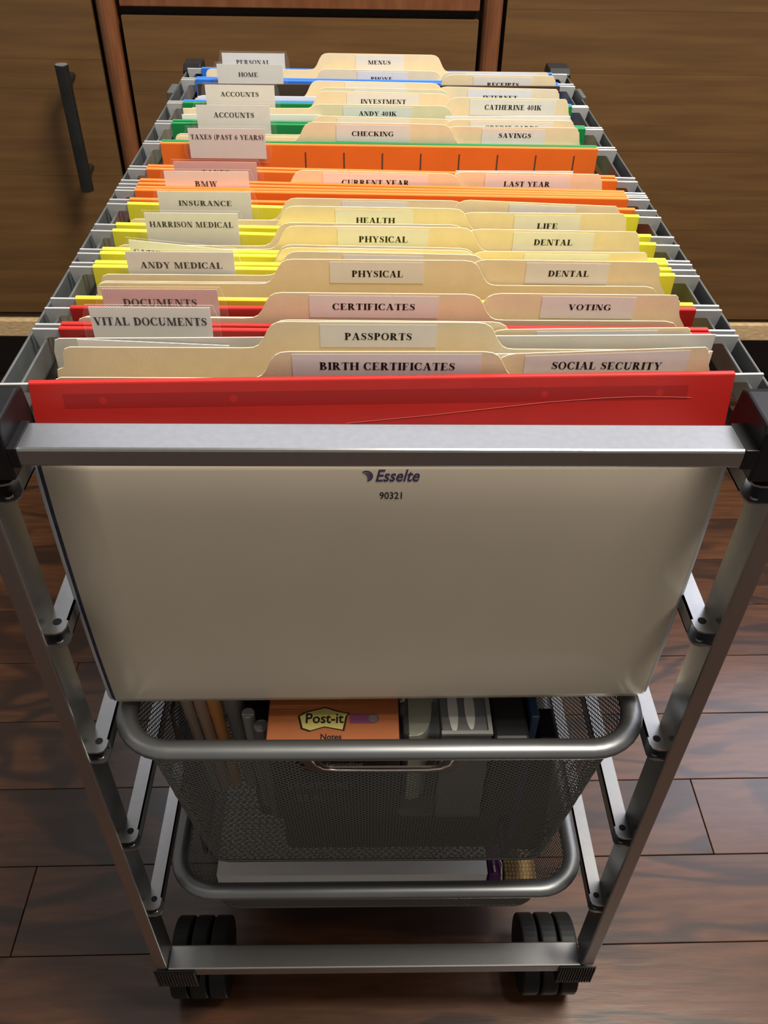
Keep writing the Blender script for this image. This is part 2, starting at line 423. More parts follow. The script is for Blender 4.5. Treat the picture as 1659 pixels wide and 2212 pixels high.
# ================================================================= CABINET behind the cart
cab = thing('wooden_cabinet', 'long walnut cabinet with pale plinth behind the file cart', 'cabinet', (0, 900, -598))
def board_panel(name, x0, x1, zs, y, label=None, mt=None):
    """a door or drawer front made of edge-glued horizontal boards; zs from top to bottom"""
    e = MB().box(x0 + 1, x1 - 1, y + 6, y + 18, zs[-1] + 1, zs[0] - 1)
    base = part(name, e, M['cab'], cab, label=label)
    for a, b in zip(zs, zs[1:]):
        part('board', MB().box(x0, x1, y + random.uniform(-.12, .12), y + 7, b + .12, a - .12), mt or M['cab'], base)
    return base
d1 = board_panel('door', -1150, -346, [130, 20, -93, -128, -240, -334, -450], 903)
part('drawer_front', MB().box(-312, 134, 903, 921, -33, 130), M['stile'], cab, bevel=1.2)
board_panel('door', -312, 134, [-43, -106, -134, -230, -330, -450], 903)
board_panel('door', 168, 1250, [130, 10, -30, -102, -200, -310, -383, -455], 903)
for (x0, x1) in ((-341, -318), (139, 163)):
    mb = MB(); pr = []
    for k in range(9):
        a = math.pi * k / 8; pr.append(((x0 + x1) / 2 - (x1 - x0) / 2 * math.cos(a), 905 - 11 * math.sin(a)))
    pr += [(x1, 925), (x0, 925)]
    mb.extrude(pr, 600, lambda u, v, w: (u, v, -458 + w))
    part('stile', mb, M['stile'], cab, smooth=False)
part('carcass', MB().box(-1180, 1280, 922, 1340, -461, 132), M['dark'], cab)
part('cabinet_top', MB().box(-1190, 1290, 895, 1345, 133, 158), M['cab'], cab, bevel=2)
part('plinth_rail', MB().box(-1185, 1285, 898, 930, -490.5, -462), M['plinth'], cab, bevel=2)
part('kickboard', MB().box(-1160, 1260, 965, 985, -598, -492), M['dark'], cab)
# handle: round black bar on two posts
hd = MB().cyl((-387.3, 868, -248), 8.3, 157, 'z', 28)
h = part('handle', hd, M['handle'], d1, bevel=.6, smooth=False, label='long black bar handle')
part('handle_end', MB().cyl((-387.3, 868, -91), 7.6, .5, 'z', 24), M['grey'], h)
for zp in (-112, -228):
    part('handle_post', MB().cyl((-387.3, 868, zp), 4.5, 36, 'y', 16), M['handle'], d1)

# ================================================================= FILE CART
cart = thing('file_cart', 'silver metal file cart on black casters with mesh baskets beneath', 'cart', (1.2, 240, -598))
XL0, XL1, XR0, XR1 = -168.8, -160.0, 161.5, 171.0
for (x0, x1) in ((XL0, XL1), (XR0, XR1)):
    for (y0, y1) in ((-40, -20), (500, 520)):
        if y0 > 0: x0, x1 = (x0 + 5, x1 + 4) if x0 < 0 else (x0 - 3, x1 - 4)
        part('leg', MB().box(x0, x1, y0, y1, -508, -22), M['silver'], cart, bevel=1)
for (y0, y1) in ((-40, -21.5), (501.5, 520)):
    part('top_bar', MB().box(-147, 147, y0, y1, -17.2, -8.3), M['silver'], cart, bevel=1.2)
    part('bottom_bar', MB().box(-160, 161.5, y0, y1, -520, -508.3), M['silver'], cart, bevel=1.2)
part('end_sleeve', MB().box(-147.5, -143.5, -40.4, -21.1, -17.6, -7.9), M['black'], cart, bevel=.5)
part('end_sleeve', MB().box(143, 149, -40.4, -21.1, -17.6, -7.9), M['black'], cart, bevel=.5)
# upper side rails: open channels that carry the file rods
for sgn, xi, xo in ((-1, -152.6, -161.4), (1, 157.6, 166.3)):
    a, b = (xo, xi) if sgn < 0 else (xi, xo)
    w = 1.2
    mb = MB().box(a, b, -18, 500, -17.6, -16.2)
    if sgn < 0: mb.box(xo, xo + w, -18, 500, -26, -4).box(xi - w, xi, -18, 500, -17, -5).box(xi - w - 2.2, xi - w, -18, 500, -16.2, -11)
    else: mb.box(xo - w, xo, -18, 500, -26, -4).box(xi, xi + w, -18, 500, -17, -5).box(xi + w, xi + w + 2.2, -18, 500, -16.2, -11)
    rl = part('side_rail', mb, M['rail'], cart, bevel=.3, seg=1)
    part('rail_joint', MB().box(*((xo - 4.5, xo + 1) if sgn < 0 else (xo - 1, xo + 3)), 424, 448, -18, -2.5), M['rail'], rl, bevel=1)
    for y in (34, 88, 190, 268, 330, 415):
        xm = (a + b) / 2
        part('rail_clip', MB().box(xm - 1.6, xm + 3.4, y, y + 3, -16.2, -14.2), M['rail'], rl)
# corner caps
for sgn in (-1, 1):
    for y0, y1, zt, fr in ((-40.5, -12, 4.0, True), (490, 518, 1.0, False)):
        a, b = (-171, -147.2) if sgn < 0 else (148.2, 173)
        if not fr: a, b = (-163.5, -148.5) if sgn < 0 else (150.5, 168.5)
        mb = MB()
        if fr: out = [(y0, -24), (y1 + 16, -24), (y1 + 16, -10), (y1, zt), (y0 + 1.5, zt - 1.5), (y0, zt - 6)]
        else: out = [(y0, -24), (y1, -24), (y1, zt - 5), (y1 - 4, zt), (y0 + 6, zt), (y0, zt - 4)]
        if fr and True:
            # inner wall stands where the rail enters: leave the rail mouth open behind
            out = [(y0, -24), (y1 + 4, -24), (y1 + 4, -14), (y1 + 1, 2.5), (y1 - 4, zt), (y0 + 2, zt - .5), (y0, zt - 4)]
        mb.extrude(out, b - a, lambda u, v, w, a=a: (a + w, u, v))
        part('corner_cap', mb, M['black'], cart, bevel=1.1)
# basket runners (open channels), five levels
def runner(side, zt, last=False):
    xi, xo = (-150.6, -160) if side < 0 else (152.0, 161.5)
    a, b = min(xi, xo), max(xi, xo)
    def plate(y_end):
        r = 4
        if side < 0: pts = [(xo, y_end), (xi - r, y_end), (xi - 1.2, y_end + 1.2), (xi, y_end + r), (xi, 500), (xo, 500)]
        else: pts = [(xo, y_end), (xi + r, y_end), (xi + 1.2, y_end + 1.2), (xi, y_end + r), (xi, 500), (xo, 500)]
        return pts
    mb = MB()
    mb.extrude(plate(-38.5), 1.0, lambda u, v, w: (u, v, zt - w))
    mb.extrude(plate(-39), 1.0, lambda u, v, w: (u, v, zt - 9 - w))
    mb.box(*( (xi - 1, xi) if side < 0 else (xi, xi + 1)), -30, 500, zt - 10, zt)
    r = part('runner', mb, M['silver'], cart, seg=1)
    xm = xi + side * 5.0
    part('screw_hole', MB().cyl((xm, -31, zt + .05), 2.1, .12, 'z', 20), M['black'], r)
    part('screw', MB().cyl((xm, -34.5, zt - 9.0), 1.9, .5, 'z', 16), M['chrome'], r)
for zt in (-27.5, -118.5, -217.5, -315.5, -409):
    for sd in (-1, 1): runner(sd, zt)
# casters
for sgn in (-1, 1):
    for yc, yb in ((-7, -40), (492, 500)):
        a, b = (-166, -120.5) if sgn < 0 else (122.5, 168)
        e0, e1 = (-170.5, -139) if sgn < 0 else (144.5, 173)
        mb = MB().box(a + 6, b - 6, -36, -16, -531, -520.5) if yb < 0 else MB().box(a + 6, b - 6, yc - 10, yc + 10, -531, -520.5)
        base = part('caster', mb, M['black'], cart, bevel=2)
        tw = MB().box(e0, e1, yb - 1.5, yb + 19, -537, -520.5).box(e0, e1, yb - 1.5, yb - .3, -521, -509)
        n = 14
        for k in range(n):
            xx = e0 + (e1 - e0) * (k + .5) / n
            tw.box(xx - .6, xx + .6, yb - 2.4, yb - 1.4, -536, -510)
        part('ribbed_foot', tw, M['black'], base, bevel=.3, seg=1)
        w3 = (b - a - 4) / 3
        for k in range(3):
            x0 = a + k * (w3 + 2)
            part('wheel', MB().cyl((x0, yc, -566.5), 31.5, w3, 'x', 40), M['tyre'], base, bevel=2, seg=3)
        part('axle', MB().cyl((a + 2, yc, -566.5), 8, b - a - 4, 'x', 16), M['black'], base)

# ================================================================= MESH BASKETS
def rrect(x0, x1, y0, y1, r, n=5):
    """rounded rectangle starting at the front middle, going round counter-clockwise, points matched by count"""
    pts = []
    def arc(cx, cy, a0):
        for k in range(n + 1):
            a = math.radians(a0 + 90 * k / n); pts.append((cx + r * math.cos(a), cy + r * math.sin(a)))
    pts.append(((x0 + x1) / 2, y0))
    arc(x1 - r, y0 + r, -90); arc(x1 - r, y1 - r, 0); arc(x0 + r, y1 - r, 90); arc(x0 + r, y0 + r, 180)
    return pts
def strand(mb, pts, nr, w=0.40):
    i = len(mb.v); n = len(pts)
    for a in range(n):
        p = Vector(pts[a]); t = (Vector(pts[min(a + 1, n - 1)]) - Vector(pts[max(a - 1, 0)])).normalized()
        q = nr[a]; sdir = t.cross(q).normalized()
        mb.v += [tuple(p + sdir * w), tuple(p - sdir * w), tuple(p + q * w * 1.1)]
    for a in range(n - 1):
        j = i + a * 3
        mb.f += [(j, j + 1, j + 4, j + 3), (j + 1, j + 2, j + 5, j + 4), (j + 2, j, j + 3, j + 5)]
def basket(label, top, bot, zt, zb, slot=None, pitch=4.3, slope=0.84):
    """top, bot: (x0, x1, y0, y1, r)"""
    root = thing('mesh_basket', label, 'basket', ((bot[0] + bot[1]) / 2, (bot[2] + bot[3]) / 2, zb), 'mesh baskets in the file cart')
    P = rrect(*top); Q = rrect(*bot); n = len(P)
    cum = [0]
    for k in range(n): cum.append(cum[-1] + math.dist(P[k], P[(k + 1) % n]))
    L = cum[-1]; H = zt - zb
    def pt(u, v):
        u = u % L; k = 0
        while cum[k + 1] < u: k += 1
        f = (u - cum[k]) / (cum[k + 1] - cum[k]); k2 = (k + 1) % n
        px = P[k][0] + (P[k2][0] - P[k][0]) * f; py = P[k][1] + (P[k2][1] - P[k][1]) * f
        qx = Q[k][0] + (Q[k2][0] - Q[k][0]) * f; qy = Q[k][1] + (Q[k2][1] - Q[k][1]) * f
        g = v / H
        tx, ty = P[k2][0] - P[k][0], P[k2][1] - P[k][1]; l = math.hypot(tx, ty) or 1
        return (px + (qx - px) * g, py + (qy - py) * g, zt - v), Vector((ty / l, -tx / l, -.1))
    mb = MB(); N = int(L / pitch); st = 6.0 if H > 100 else 5.0
    seg = int(math.ceil(H / st))
    for sg in (1, -1):
        for j in range(N):
            pts = []; nr = []
            for q in range(seg + 1):
                v = H * q / seg; u = j * L / N + sg * v / slope
                p, nn = pt(u, v)
                if slot and p[1] < top[2] + 15 and slot[0] < p[0] < slot[1] and slot[2] < p[2] < slot[3]:
                    if len(pts) > 1: strand(mb, pts, nr)
                    pts = []; nr = []; continue
                pts.append(p); nr.append(nn)
            if len(pts) > 1: strand(mb, pts, nr)
    part('mesh_wall', mb, M['meshwire'], root, kind='stuff')
    # bottom mesh
    mb = MB(); x0, x1, y0, y1 = bot[:4]
    wd_, ln = x1 - x0, y1 - y0
    for sg in (1, -1):
        k = -ln * slope
        c = -ln / slope - 10
        while c < wd_ + ln / slope + 10:
            # line x = x0 + c + sg*(y-y0)/slope
            ys = []
            for xx in (x0, x1): ys.append(y0 + (xx - x0 - c) * slope * sg)
            ya, yb = max(y0, min(ys)), min(y1, max(ys))
            if yb - ya > 2:
                ins_ = []
                for q in range(81):
                    yy = ya + (yb - ya) * q / 80; xx = x0 + c + sg * (yy - y0) / slope; rr = bot[4]
                    dx = max(x0 + rr - xx, xx - (x1 - rr), 0); dy = max(y0 + rr - yy, yy - (y1 - rr), 0)
                    if dx * dx + dy * dy <= rr * rr: ins_.append((xx, yy, zb))
                if len(ins_) > 1: strand(mb, [ins_[0], ins_[-1]], [Vector((0, 0, 1))] * 2)
            c += pitch * 1.15
    part('mesh_floor', mb, M['meshwire'], root, kind='stuff')
    prof = [(6.2 * math.cos(a), 4.6 * math.sin(a)) for a in [2 * math.pi * k / 12 for k in range(12)]]
    r2 = rrect(top[0] - 2.5, top[1] + 2.5, top[2] - 4.5, top[3] + 4.5, top[4] + 4, 8)
    part('rim', MB().sweep([(x, y, zt) for x, y in r2], prof), M['rim'], root, smooth=True)
    prof = [(1.2 * math.cos(a), 1.2 * math.sin(a)) for a in [2 * math.pi * k / 6 for k in range(6)]]
    part('base_wire', MB().sweep([(x, y, zb) for x, y in Q], prof), M['meshwire'], root, smooth=True)
    return root
b1 = basket('deep silver mesh basket holding notes, staples and markers', (-140, 143, -36, 462, 24), (-124, 128, -10, 438, 20), -213, -396, slot=(-41, 46, -246, -200))
b2 = basket('shallow silver mesh basket with white paper, lowest in the cart', (-139, 141.5, -23, 468, 24), (-126, 131, -1, 446, 20), -406, -489)
# slot frame on the deep basket front
def slotpt(u, v):   # u = x, v = z on the sloping front face
    f = (-213 - v) / 183.0
    return (u, -36.6 + 26 * f, v)
def slot_outline(x0, x1, z1, z0, r, n=5):
    pts = [(x0, z1)]
    for k in range(n + 1):
        a = math.radians(180 + 90 * k / n); pts.append((x0 + 7 + r + r * math.cos(a), z0 + r + r * math.sin(a)))
    for k in range(n + 1):
        a = math.radians(270 + 90 * k / n); pts.append((x1 - 7 - r + r * math.cos(a), z0 + r + r * math.sin(a)))
    pts.append((x1, z1)); return pts
o1 = slot_outline(-49, 54, -216, -250, 9); o2 = slot_outline(-40, 45, -216, -243.5, 7)
mb = MB(); i = 0
for (u, v) in o1: mb.v.append(slotpt(u, v))
for (u, v) in o2: mb.v.append(slotpt(u, v))
n = len(o1)
for k in range(n - 1): mb.f.append((k, k + 1, n + k + 1, n + k))
pl = part('slot_frame', mb, mat('slot_frame_brown', (0.05, 0.03, 0.022), .45), b1)
pl.modifiers.new('solid', 'SOLIDIFY').thickness = 0.0012
lip = [(-38, -230), (-36, -237), (-31.5, -242.5), (-24, -243.8), (2, -244.2), (29, -243.8), (36.5, -242), (41, -237), (43, -230)]
part('slot_lip', MB().sweep([(slotpt(u, v)[0], slotpt(u, v)[1] - 1.2, v) for u, v in lip], [(.7 * math.cos(a), .7 * math.sin(a)) for a in [2 * math.pi * k / 6 for k in range(6)]], closed=False, up=(0, -1, 0)), M['chrome'], b1, smooth=True)

# ================================================================= MANILA FOLDERS
BOT = -206.5
def smooth_s(xa, xb, za, zb, n=8, pw=1.0):
    out = []
    for k in range(n + 1):
        f = k / n; g = f * f * (3 - 2 * f)
        xx = xa + (xb - xa) * (f * .55 + .45 * (0.5 - 0.5 * math.cos(math.pi * f)) if False else f)
        out.append((xx, za + (zb - za) * g))
    return out
def manila_outline(side, zt, h=13.0, xa=None, xb=None):
    sh = zt - h
    L = [(-146, BOT), (-146, sh - 15), (-145.4, sh - 11.5), (-142.6, sh - 10.5), (-141.6, sh - 8), (-141.2, sh - 3), (-140, sh - 1), (-137.5, sh)]
    if side == 'C':
        a, b = (xa, xb)
        T = [(a - 16, sh), (a - 12, sh + .3), (a - 9.5, sh + 1.5), (a - 7.5, sh + 4), (a - 5, sh + 9), (a - 3.2, sh + 11.3), (a - .8, zt - .4), (a + 2.5, zt),
             (b - 2.5, zt), (b + 1, zt - .5), (b + 3.6, sh + 11), (b + 5, sh + 9), (b + 7.6, sh + 4), (b + 9.6, sh + 1.5), (b + 12, sh + .3), (b + 16, sh),
             (133, sh), (137, sh - 1), (139, sh - 3), (139.6, sh - 6), (140.6, sh - 8), (144, sh - 11), (145.5, sh - 14), (146, sh - 18)]
    else:
        a, b = (xa, xb)
        T = [(a - 14, sh), (a - 10.5, sh + .3), (a - 8, sh + 1.5), (a - 6, sh + 4), (a - 3.6, sh + 9), (a - 2, sh + 11.3), (a + .6, zt - .5), (a + 4, zt),
             (b - 1, zt), (b + .4, zt - 1.2), (b + .8, zt - 2.6), (b + 1.6, zt - 3.2), (b + 2.6, zt - 9), (b + 3.6, zt - 11.5), (b + 6, zt - 15), (146, zt - 19)]
    return L + T + [(146, BOT)]
GM = 'tabbed manila folders hanging in the file cart'
def manila(text, side, Y, x0, x1, z0, z1, l0, l1, tx, label, sticker=True):
    zt = (z0 + z1) / 2; tilt = (z1 - z0) / (x1 - x0); xc = (x0 + x1) / 2
    root = thing('manila_folder', label, 'folder', (0, Y, BOT), GM)
    mb = MB().extrude(manila_outline(side, zt, 13.0, x0, x1), .45, lambda u, v, w: (u, Y + w, v + tilt * max(-58, min(58, u - xc)) * min(1, (v - BOT) / 200)))
    part('back_panel', mb, M['manila'], root)
    sh = zt - 13 - 24
    fr = [(-145.5, BOT), (-145.5, sh - 5), (-142, sh), (142, sh), (145.5, sh - 5), (145.5, BOT)]
    part('front_panel', MB().extrude(fr, .45, lambda u, v, w: (u, Y - 1.0 + w, v)), M['manila'], root)
    if sticker:
        f = lambda x: tilt * (x - xc)
        q = [(l0, Y - .06, zt - 1.2 + f(l0)), (l1, Y - .06, zt - 1.2 + f(l1)), (l1, Y - .06, zt - 12.2 + f(l1)), (l0, Y - .06, zt - 12.2 + f(l0))]
        mb = MB(); mb.v = q + [(x, y - .08, z) for x, y, z in q]; mb.f = [(7, 6, 5, 4), (0, 1, 5, 4), (1, 2, 6, 5), (2, 3, 7, 6), (3, 0, 4, 7)]
        st = part('label_sticker', mb, M['sticker'], root)
        if tx:
            part('lettering', lettering(text, tx[0], tx[1], tx[2], tx[3], Y - .2), M['ink'], st)
    return root
MAN = [
('MENUS', 'C', 475, -41.1, 49.1, 15.1, 14.8, -16.2, 23.8, (-5.8, 13.1, 6.9, 10.7), 'manila folder with middle tab lettered MENUS, farthest back'),
('PHONE', 'C', 464, -42.1, 49.7, 5.8, 5.1, -14.6, 26.8, (-3.5, 14.6, -2.9, 0.8), 'manila folder with middle tab lettered PHONE behind the blue edge'),
('', 'R', 461, 59.0, 147.0 - 4, 5.5, 6.0, 74.5, 133.9, None, 'manila folder peeking out just behind the tab lettered RECEIPTS'),
('RECEIPTS', 'R', 431, 57.7, 142.3, 10.9, 10.9, 78.2, 125.2, (89.4, 115.0, 2.2, 6.0), 'manila folder with right-hand tab lettered RECEIPTS'),
('', 'C', 405, -45.8, 45.8, 11.9, 11.0, -23.8, 22.6, None, 'manila folder with pale unlettered middle tab before the blue folders'),
('', 'C', 397, -39.5, 50.8, 9.2, 8.5, -16.6, 24.2, None, 'manila folder whose middle tab peeks out behind INVESTMENT'),
('INTERNET', 'R', 401, 51.0, 140.5, 9.8, 8.8, 71.1, 120.3, (83.0, 109.7, 1.0, 4.3), 'manila folder with right-hand tab lettered INTERNET'),
('INVESTMENT', 'C', 377, -39.4, 50.3, 12.1, 10.9, -21.9, 32.1, (-11.5, 22.5, 3.3, 7.2), 'manila folder with middle tab lettered INVESTMENT'),
('CATHERINE 401K', 'R', 366, 57.1, 141, 11.7, 11.1, 69.5, 133.5, (80.6, 123.0, 3.0, 7.4), 'manila folder with right-hand tab lettered with a name and 401K'),
('ANDY 401K', 'C', 347, -43.3, 49.0, 11.1, 10.8, -24.0, 25.7, (-12.7, 14.7, 3.4, 7.2), 'manila folder with middle tab lettered with a name and 401K'),
('', 'C', 319, -39.8, 49.7, 11.3, 9.9, -27.6, 22.9, None, 'manila folder whose middle tab peeks out behind CHECKING'),
('CREDIT CARDS', 'R', 316, 51.6, 136.4, 10.8, 10.7, 64.7, 122.7, (75.6, 112.6, 3.8, 7.6), 'manila folder with right-hand tab lettered CREDIT CARDS'),
('SAVINGS', 'R', 305, 49.7, 137.9, 9.4, 9.4, 72.3, 115.9, (83.9, 106.5, 2.1, 6.0), 'manila folder with right-hand tab lettered SAVINGS'),
('CHECKING', 'C', 303, -45.4, 46.0, 11.8, 11.2, -27.9, 22.3, (-17.2, 11.4, 2.9, 6.8), 'manila folder with middle tab lettered CHECKING'),
('CURRENT YEAR', 'C', 222, -47.1, 44.8, 8.0, 6.7, -33.9, 30.7, (-22.4, 19.2, -1.2, 3.1), 'manila folder with middle tab lettered CURRENT YEAR'),
('LAST YEAR', 'R', 224, 49.2, 137.2, 7.3, 6.5, 66.0, 118.8, (78.0, 106.8, -1.7, 2.3), 'manila folder with right-hand tab lettered LAST YEAR'),
('', 'C', 168, -48.6, 43.1, 11.4, 10.7, -21.1, 15.8, None, 'manila folder whose blank middle tab stands right behind HEALTH'),
('CAR', 'R', 165, 46.7, 134.4, 12.4, 9.5, 72.9, 110.4, (87.4, 96.6, 2.3, 6.2), 'manila folder with slanting right-hand tab lettered CAR behind LIFE'),
('HEALTH', 'C', 157, -48.4, 43.0, 11.2, 10.5, -24.5, 18.7, (-13.0, 8.6, 1.7, 5.7), 'manila folder with middle tab lettered HEALTH'),
('LIFE', 'R', 160, 47.9, 137.4, 7.3, 7.3, 75.8, 113.1, (89.1, 100.9, -1.9, 2.1), 'manila folder with right-hand tab lettered LIFE'),
('', 'C', 133, -49.6, 40.3, 11.6, 11.2, -24.8, 23.1, None, 'manila folder set a little left behind the farther PHYSICAL'),
('PHYSICAL', 'C', 128, -46.4, 44.8, 12.0, 11.8, -22.5, 25.6, (-11.3, 14.7, 3.1, 7.4), 'farther manila folder with middle tab lettered PHYSICAL, below HEALTH'),
('DENTAL', 'R', 130, 49.5, 137.2, 10.3, 9.5, 71.1, 114.4, (82.4, 103.3, 1.4, 5.6), 'farther manila folder with right-hand tab lettered DENTAL, below LIFE'),
('', 'C', 113.6, -47.6, 43.9, 8.0, 6.8, -27.7, 22.3, None, 'rear one of two close-set blank middle tabs between the PHYSICAL tabs'),
('', 'C', 110.3, -47.4, 43.6, 7.9, 7.1, -27.1, 21.5, None, 'front one of two close-set blank middle tabs between the PHYSICAL tabs'),
('', 'R', 112, 50.5, 138.2, 6.0, 6.0, 74.7, 118.7, None, 'manila folder with blank right-hand tab between the two DENTAL tabs'),
('', 'C', 96, -43.2, 46.6, 12.3, 11.2, -18.9, 21.3, None, 'manila folder with blank middle tab directly behind the nearer PHYSICAL'),
('PHYSICAL', 'C', 87, -45.5, 43.4, 12.3, 12.3, -25.3, 21.2, (-14.5, 10.9, 3.0, 7.4), 'nearer manila folder with middle tab lettered PHYSICAL, behind CERTIFICATES'),
('DENTAL', 'R', 90, 48.3, 137.5, 11.5, 10.8, 72.1, 113.7, (83.5, 104.1, 2.6, 6.7), 'nearer manila folder with right-hand tab lettered DENTAL, behind VOTING'),
('CERTIFICATES', 'C', 50, -47.9, 41.0, 13.2, 13.0, -33.5, 25.8, (-22.9, 15.2, 4.5, 8.7), 'pink-tinged manila folder with middle tab lettered CERTIFICATES alone'),
('VOTING', 'R', 54, 51.1, 137.4, 11.5, 11.2, 74.3, 118.2, (87.0, 107.2, 3.1, 6.9), 'manila folder with right-hand tab lettered VOTING'),
('', 'C', 33, -44.4, 51.5, 8.6, 8.2, -26.1, 24.3, None, 'manila folder whose tab corner peeks out behind PASSPORTS'),
('', 'R', 31, 50.9, 137.4, 5.6, 7.1, 68.9, 123.2, None, 'manila folder with unlettered right-hand label in front of VOTING'),
('PASSPORTS', 'C', 23.5, -45.2, 43.3, 12.9, 13.0, -27.5, 23.5, (-16.8, 12.7, 3.9, 8.4), 'manila folder with middle tab lettered PASSPORTS'),
('BIRTH CERTIFICATES', 'C', 6, -42.5, 45.0, 8.4, 8.9, -38.7, 41.3, (-27.2, 30.5, -0.6, 4.2), 'frontmost manila folder with middle tab lettered BIRTH CERTIFICATES'),
('SOCIAL SECURITY', 'R', 10, 52.8, 138.5, 5.5, 9.4, 60.8, 131.4, (72.7, 120.6, -2.2, 2.6), 'manila folder with right-hand tab lettered SOCIAL SECURITY'),
]
for t in MAN:
    manila(*t)

# ================================================================= HANGING FOLDERS
# each: colour, rear rod (yL, yR), front rod (yL, yR), tab data, label
def ramp(y, a, b): return a + (b - a) * y
def rod_mesh(yl, yr):
    c = 2.5
    pts = [(-160.8, 0), (161.0, 0)]
    half = [(161.0, 0), (161.0, -3), (160.0, -8), (158.6, -13), (156.2, -13), (155.2, -5.2), (154.2, -4.3), (148.5, -4.3), (146.2, -6), (144.8, -12), (144.4, -12)]
    out = half + [(-x, z) for x, z in reversed(half)]
    f = lambda u: yl + (yr - yl) * (u + 158) / 321.0
    return MB().extrude([(u + c, v) for u, v in out], 1.3, lambda u, v, w: (u, f(u) - .65 + w, v))
def flap_mesh(yl, yr, colz=32, bulge=0.0, inner=True):
    """the coloured sleeve folded over a rod"""
    f = lambda u: yl + (yr - yl) * (u + 158) / 321.0
    mb = MB(); x0, x1 = -146.2, 150.4
    prof = []
    for k in range(8, -1, -1): prof.append((-1.5 - bulge * (k / 8) ** 1.0 - (0.6 if k > 1 else 0) * 0, 0.2 - colz * k / 8))
    prof += [(-1.2, .7), (0, .95), (1.2, .7), (1.5, .2), (1.5, -colz)]
    inn = [(o * .72 if abs(o) < 2 else o + .35, z - .35 if z > 0 else z) for o, z in prof]
    ring_ = prof + list(reversed(inn))
    n = len(ring_)
    NX = 12
    i = 0
    for k in range(NX + 1):
        x = x0 + (x1 - x0) * k / NX
        for o, z in ring_: mb.v.append((x, f(x) + o, z))
    for k in range(NX):
        for c in range(n):
            d = (c + 1) % n; mb.f.append((k * n + c, (k + 1) * n + c, (k + 1) * n + d, k * n + d))
    mb.f.append(tuple(range(n))); mb.f.append(tuple(reversed(range(NX * n, NX * n + n))))
    return mb
GH = 'hanging folders on the cart rails'
HF = [
# colour rear, colour front, rear(yL,yR), front(yL,yR), tab
('blue', 'blue', (485.4, 481.6), (456.0, 451.5), ('PERSONAL', 481.5, -127.9, -75.6, 13.0, (-116.3, -88.1, 3.7, 8.3)), 'rearmost blue hanging folder, tab lettered PERSONAL'),
('blue', 'blue', (451.1, 445.0), (391.0, 391.5), ('HOME', 446, -127.6, -74.6, 12.9, (-110.6, -94.9, 3.2, 7.3)), 'blue hanging folder with white tab lettered HOME'),
('green', 'green', (386.2, 387.9), (342.9, 338.5), ('ACCOUNTS', 383, -127.9, -76.2, 13.8, (-116.9, -88.1, 5.2, 9.4)), 'farther green hanging folder, tab lettered ACCOUNTS'),
('green', 'green', (336.5, 334.3), (298.2, 295.4), ('ACCOUNTS', 332, -127.1, -75.4, 13.7, (-115.3, -86.6, 4.9, 9.3)), 'nearer green hanging folder, tab lettered ACCOUNTS'),
('orange', 'orange', (293.5, 290.6), (249.9, 237.5), ('TAXES (PAST 6 YEARS)', 289, -126.4, -75.0, 11.2, (-125.0, -76.3, 3.6, 7.6)), 'orange hanging folder with slotted back, tab lettered for six years'),
('orange', 'orange', (244.7, 230.8), (225.3, 211.6), ('TAXES', 240, -127.6, -75.9, 7.0, (-110.8, -93.1, -1.6, 2.4)), 'orange hanging folder with pink tab lettered TAXES'),
('orange', 'orange', (219.0, 208.0), (212.9, 205.0), ('BMW', 215, -128.8, -78.2, 9.8, (-110.9, -97.2, 0.2, 4.4)), 'thin orange hanging folder with a three-letter white tab'),
('orange', 'orange', (208.4, 200.9), (194.0, 184.3), None, 'orange hanging folder without a tab, right behind the yellow ones'),
('yellow', 'yellow', (187.4, 174.1), (157.5, 146.5), ('INSURANCE', 183, -126.8, -73.6, 9.8, (-115.4, -84.8, 1.1, 4.9)), 'farthest yellow hanging folder, tab lettered INSURANCE'),
('yellow', 'yellow', (148.9, 135.6), (124.9, 115.8), ('HARRISON MEDICAL', 144.5, -126.3, -76.4, 12.6, (-124.2, -79.2, 4.2, 8.2)), 'yellow hanging folder holding the farther PHYSICAL and DENTAL folders'),
('yellow', 'yellow', (119.8, 111.6), (108.6, 105.0), ('CATHERINE MEDICAL', 116, -129.2, -76.2, 9.6, (-127.4, -79.2, 1.2, 5.2)), 'thin yellow hanging folder with slanting half-hidden tab'),
('yellow', 'yellow_redlit', (103.8, 98.2), (69.4, 66.3), ('ANDY MEDICAL', 99.5, -127.6, -73.8, 10.1, (-121.2, -79.9, 0.8, 5.1)), 'nearest yellow hanging folder, tab ending in MEDICAL in full view'),
('red', 'red', (59.6, 61.8), (44.1, 42.0), ('DOCUMENTS', 57.5, -129.5, -76.2, 11.1, (-120.4, -86.2, 2.1, 6.6)), 'red hanging folder with pink tab lettered DOCUMENTS'),
('red', 'red', (39.8, 37.3), (-6.3, 4.7), ('VITAL DOCUMENTS', 36, -130.0, -76.6, 12.7, (-128.9, -78.6, 3.1, 8.2)), 'frontmost red hanging folder, tab lettered VITAL DOCUMENTS'),
]
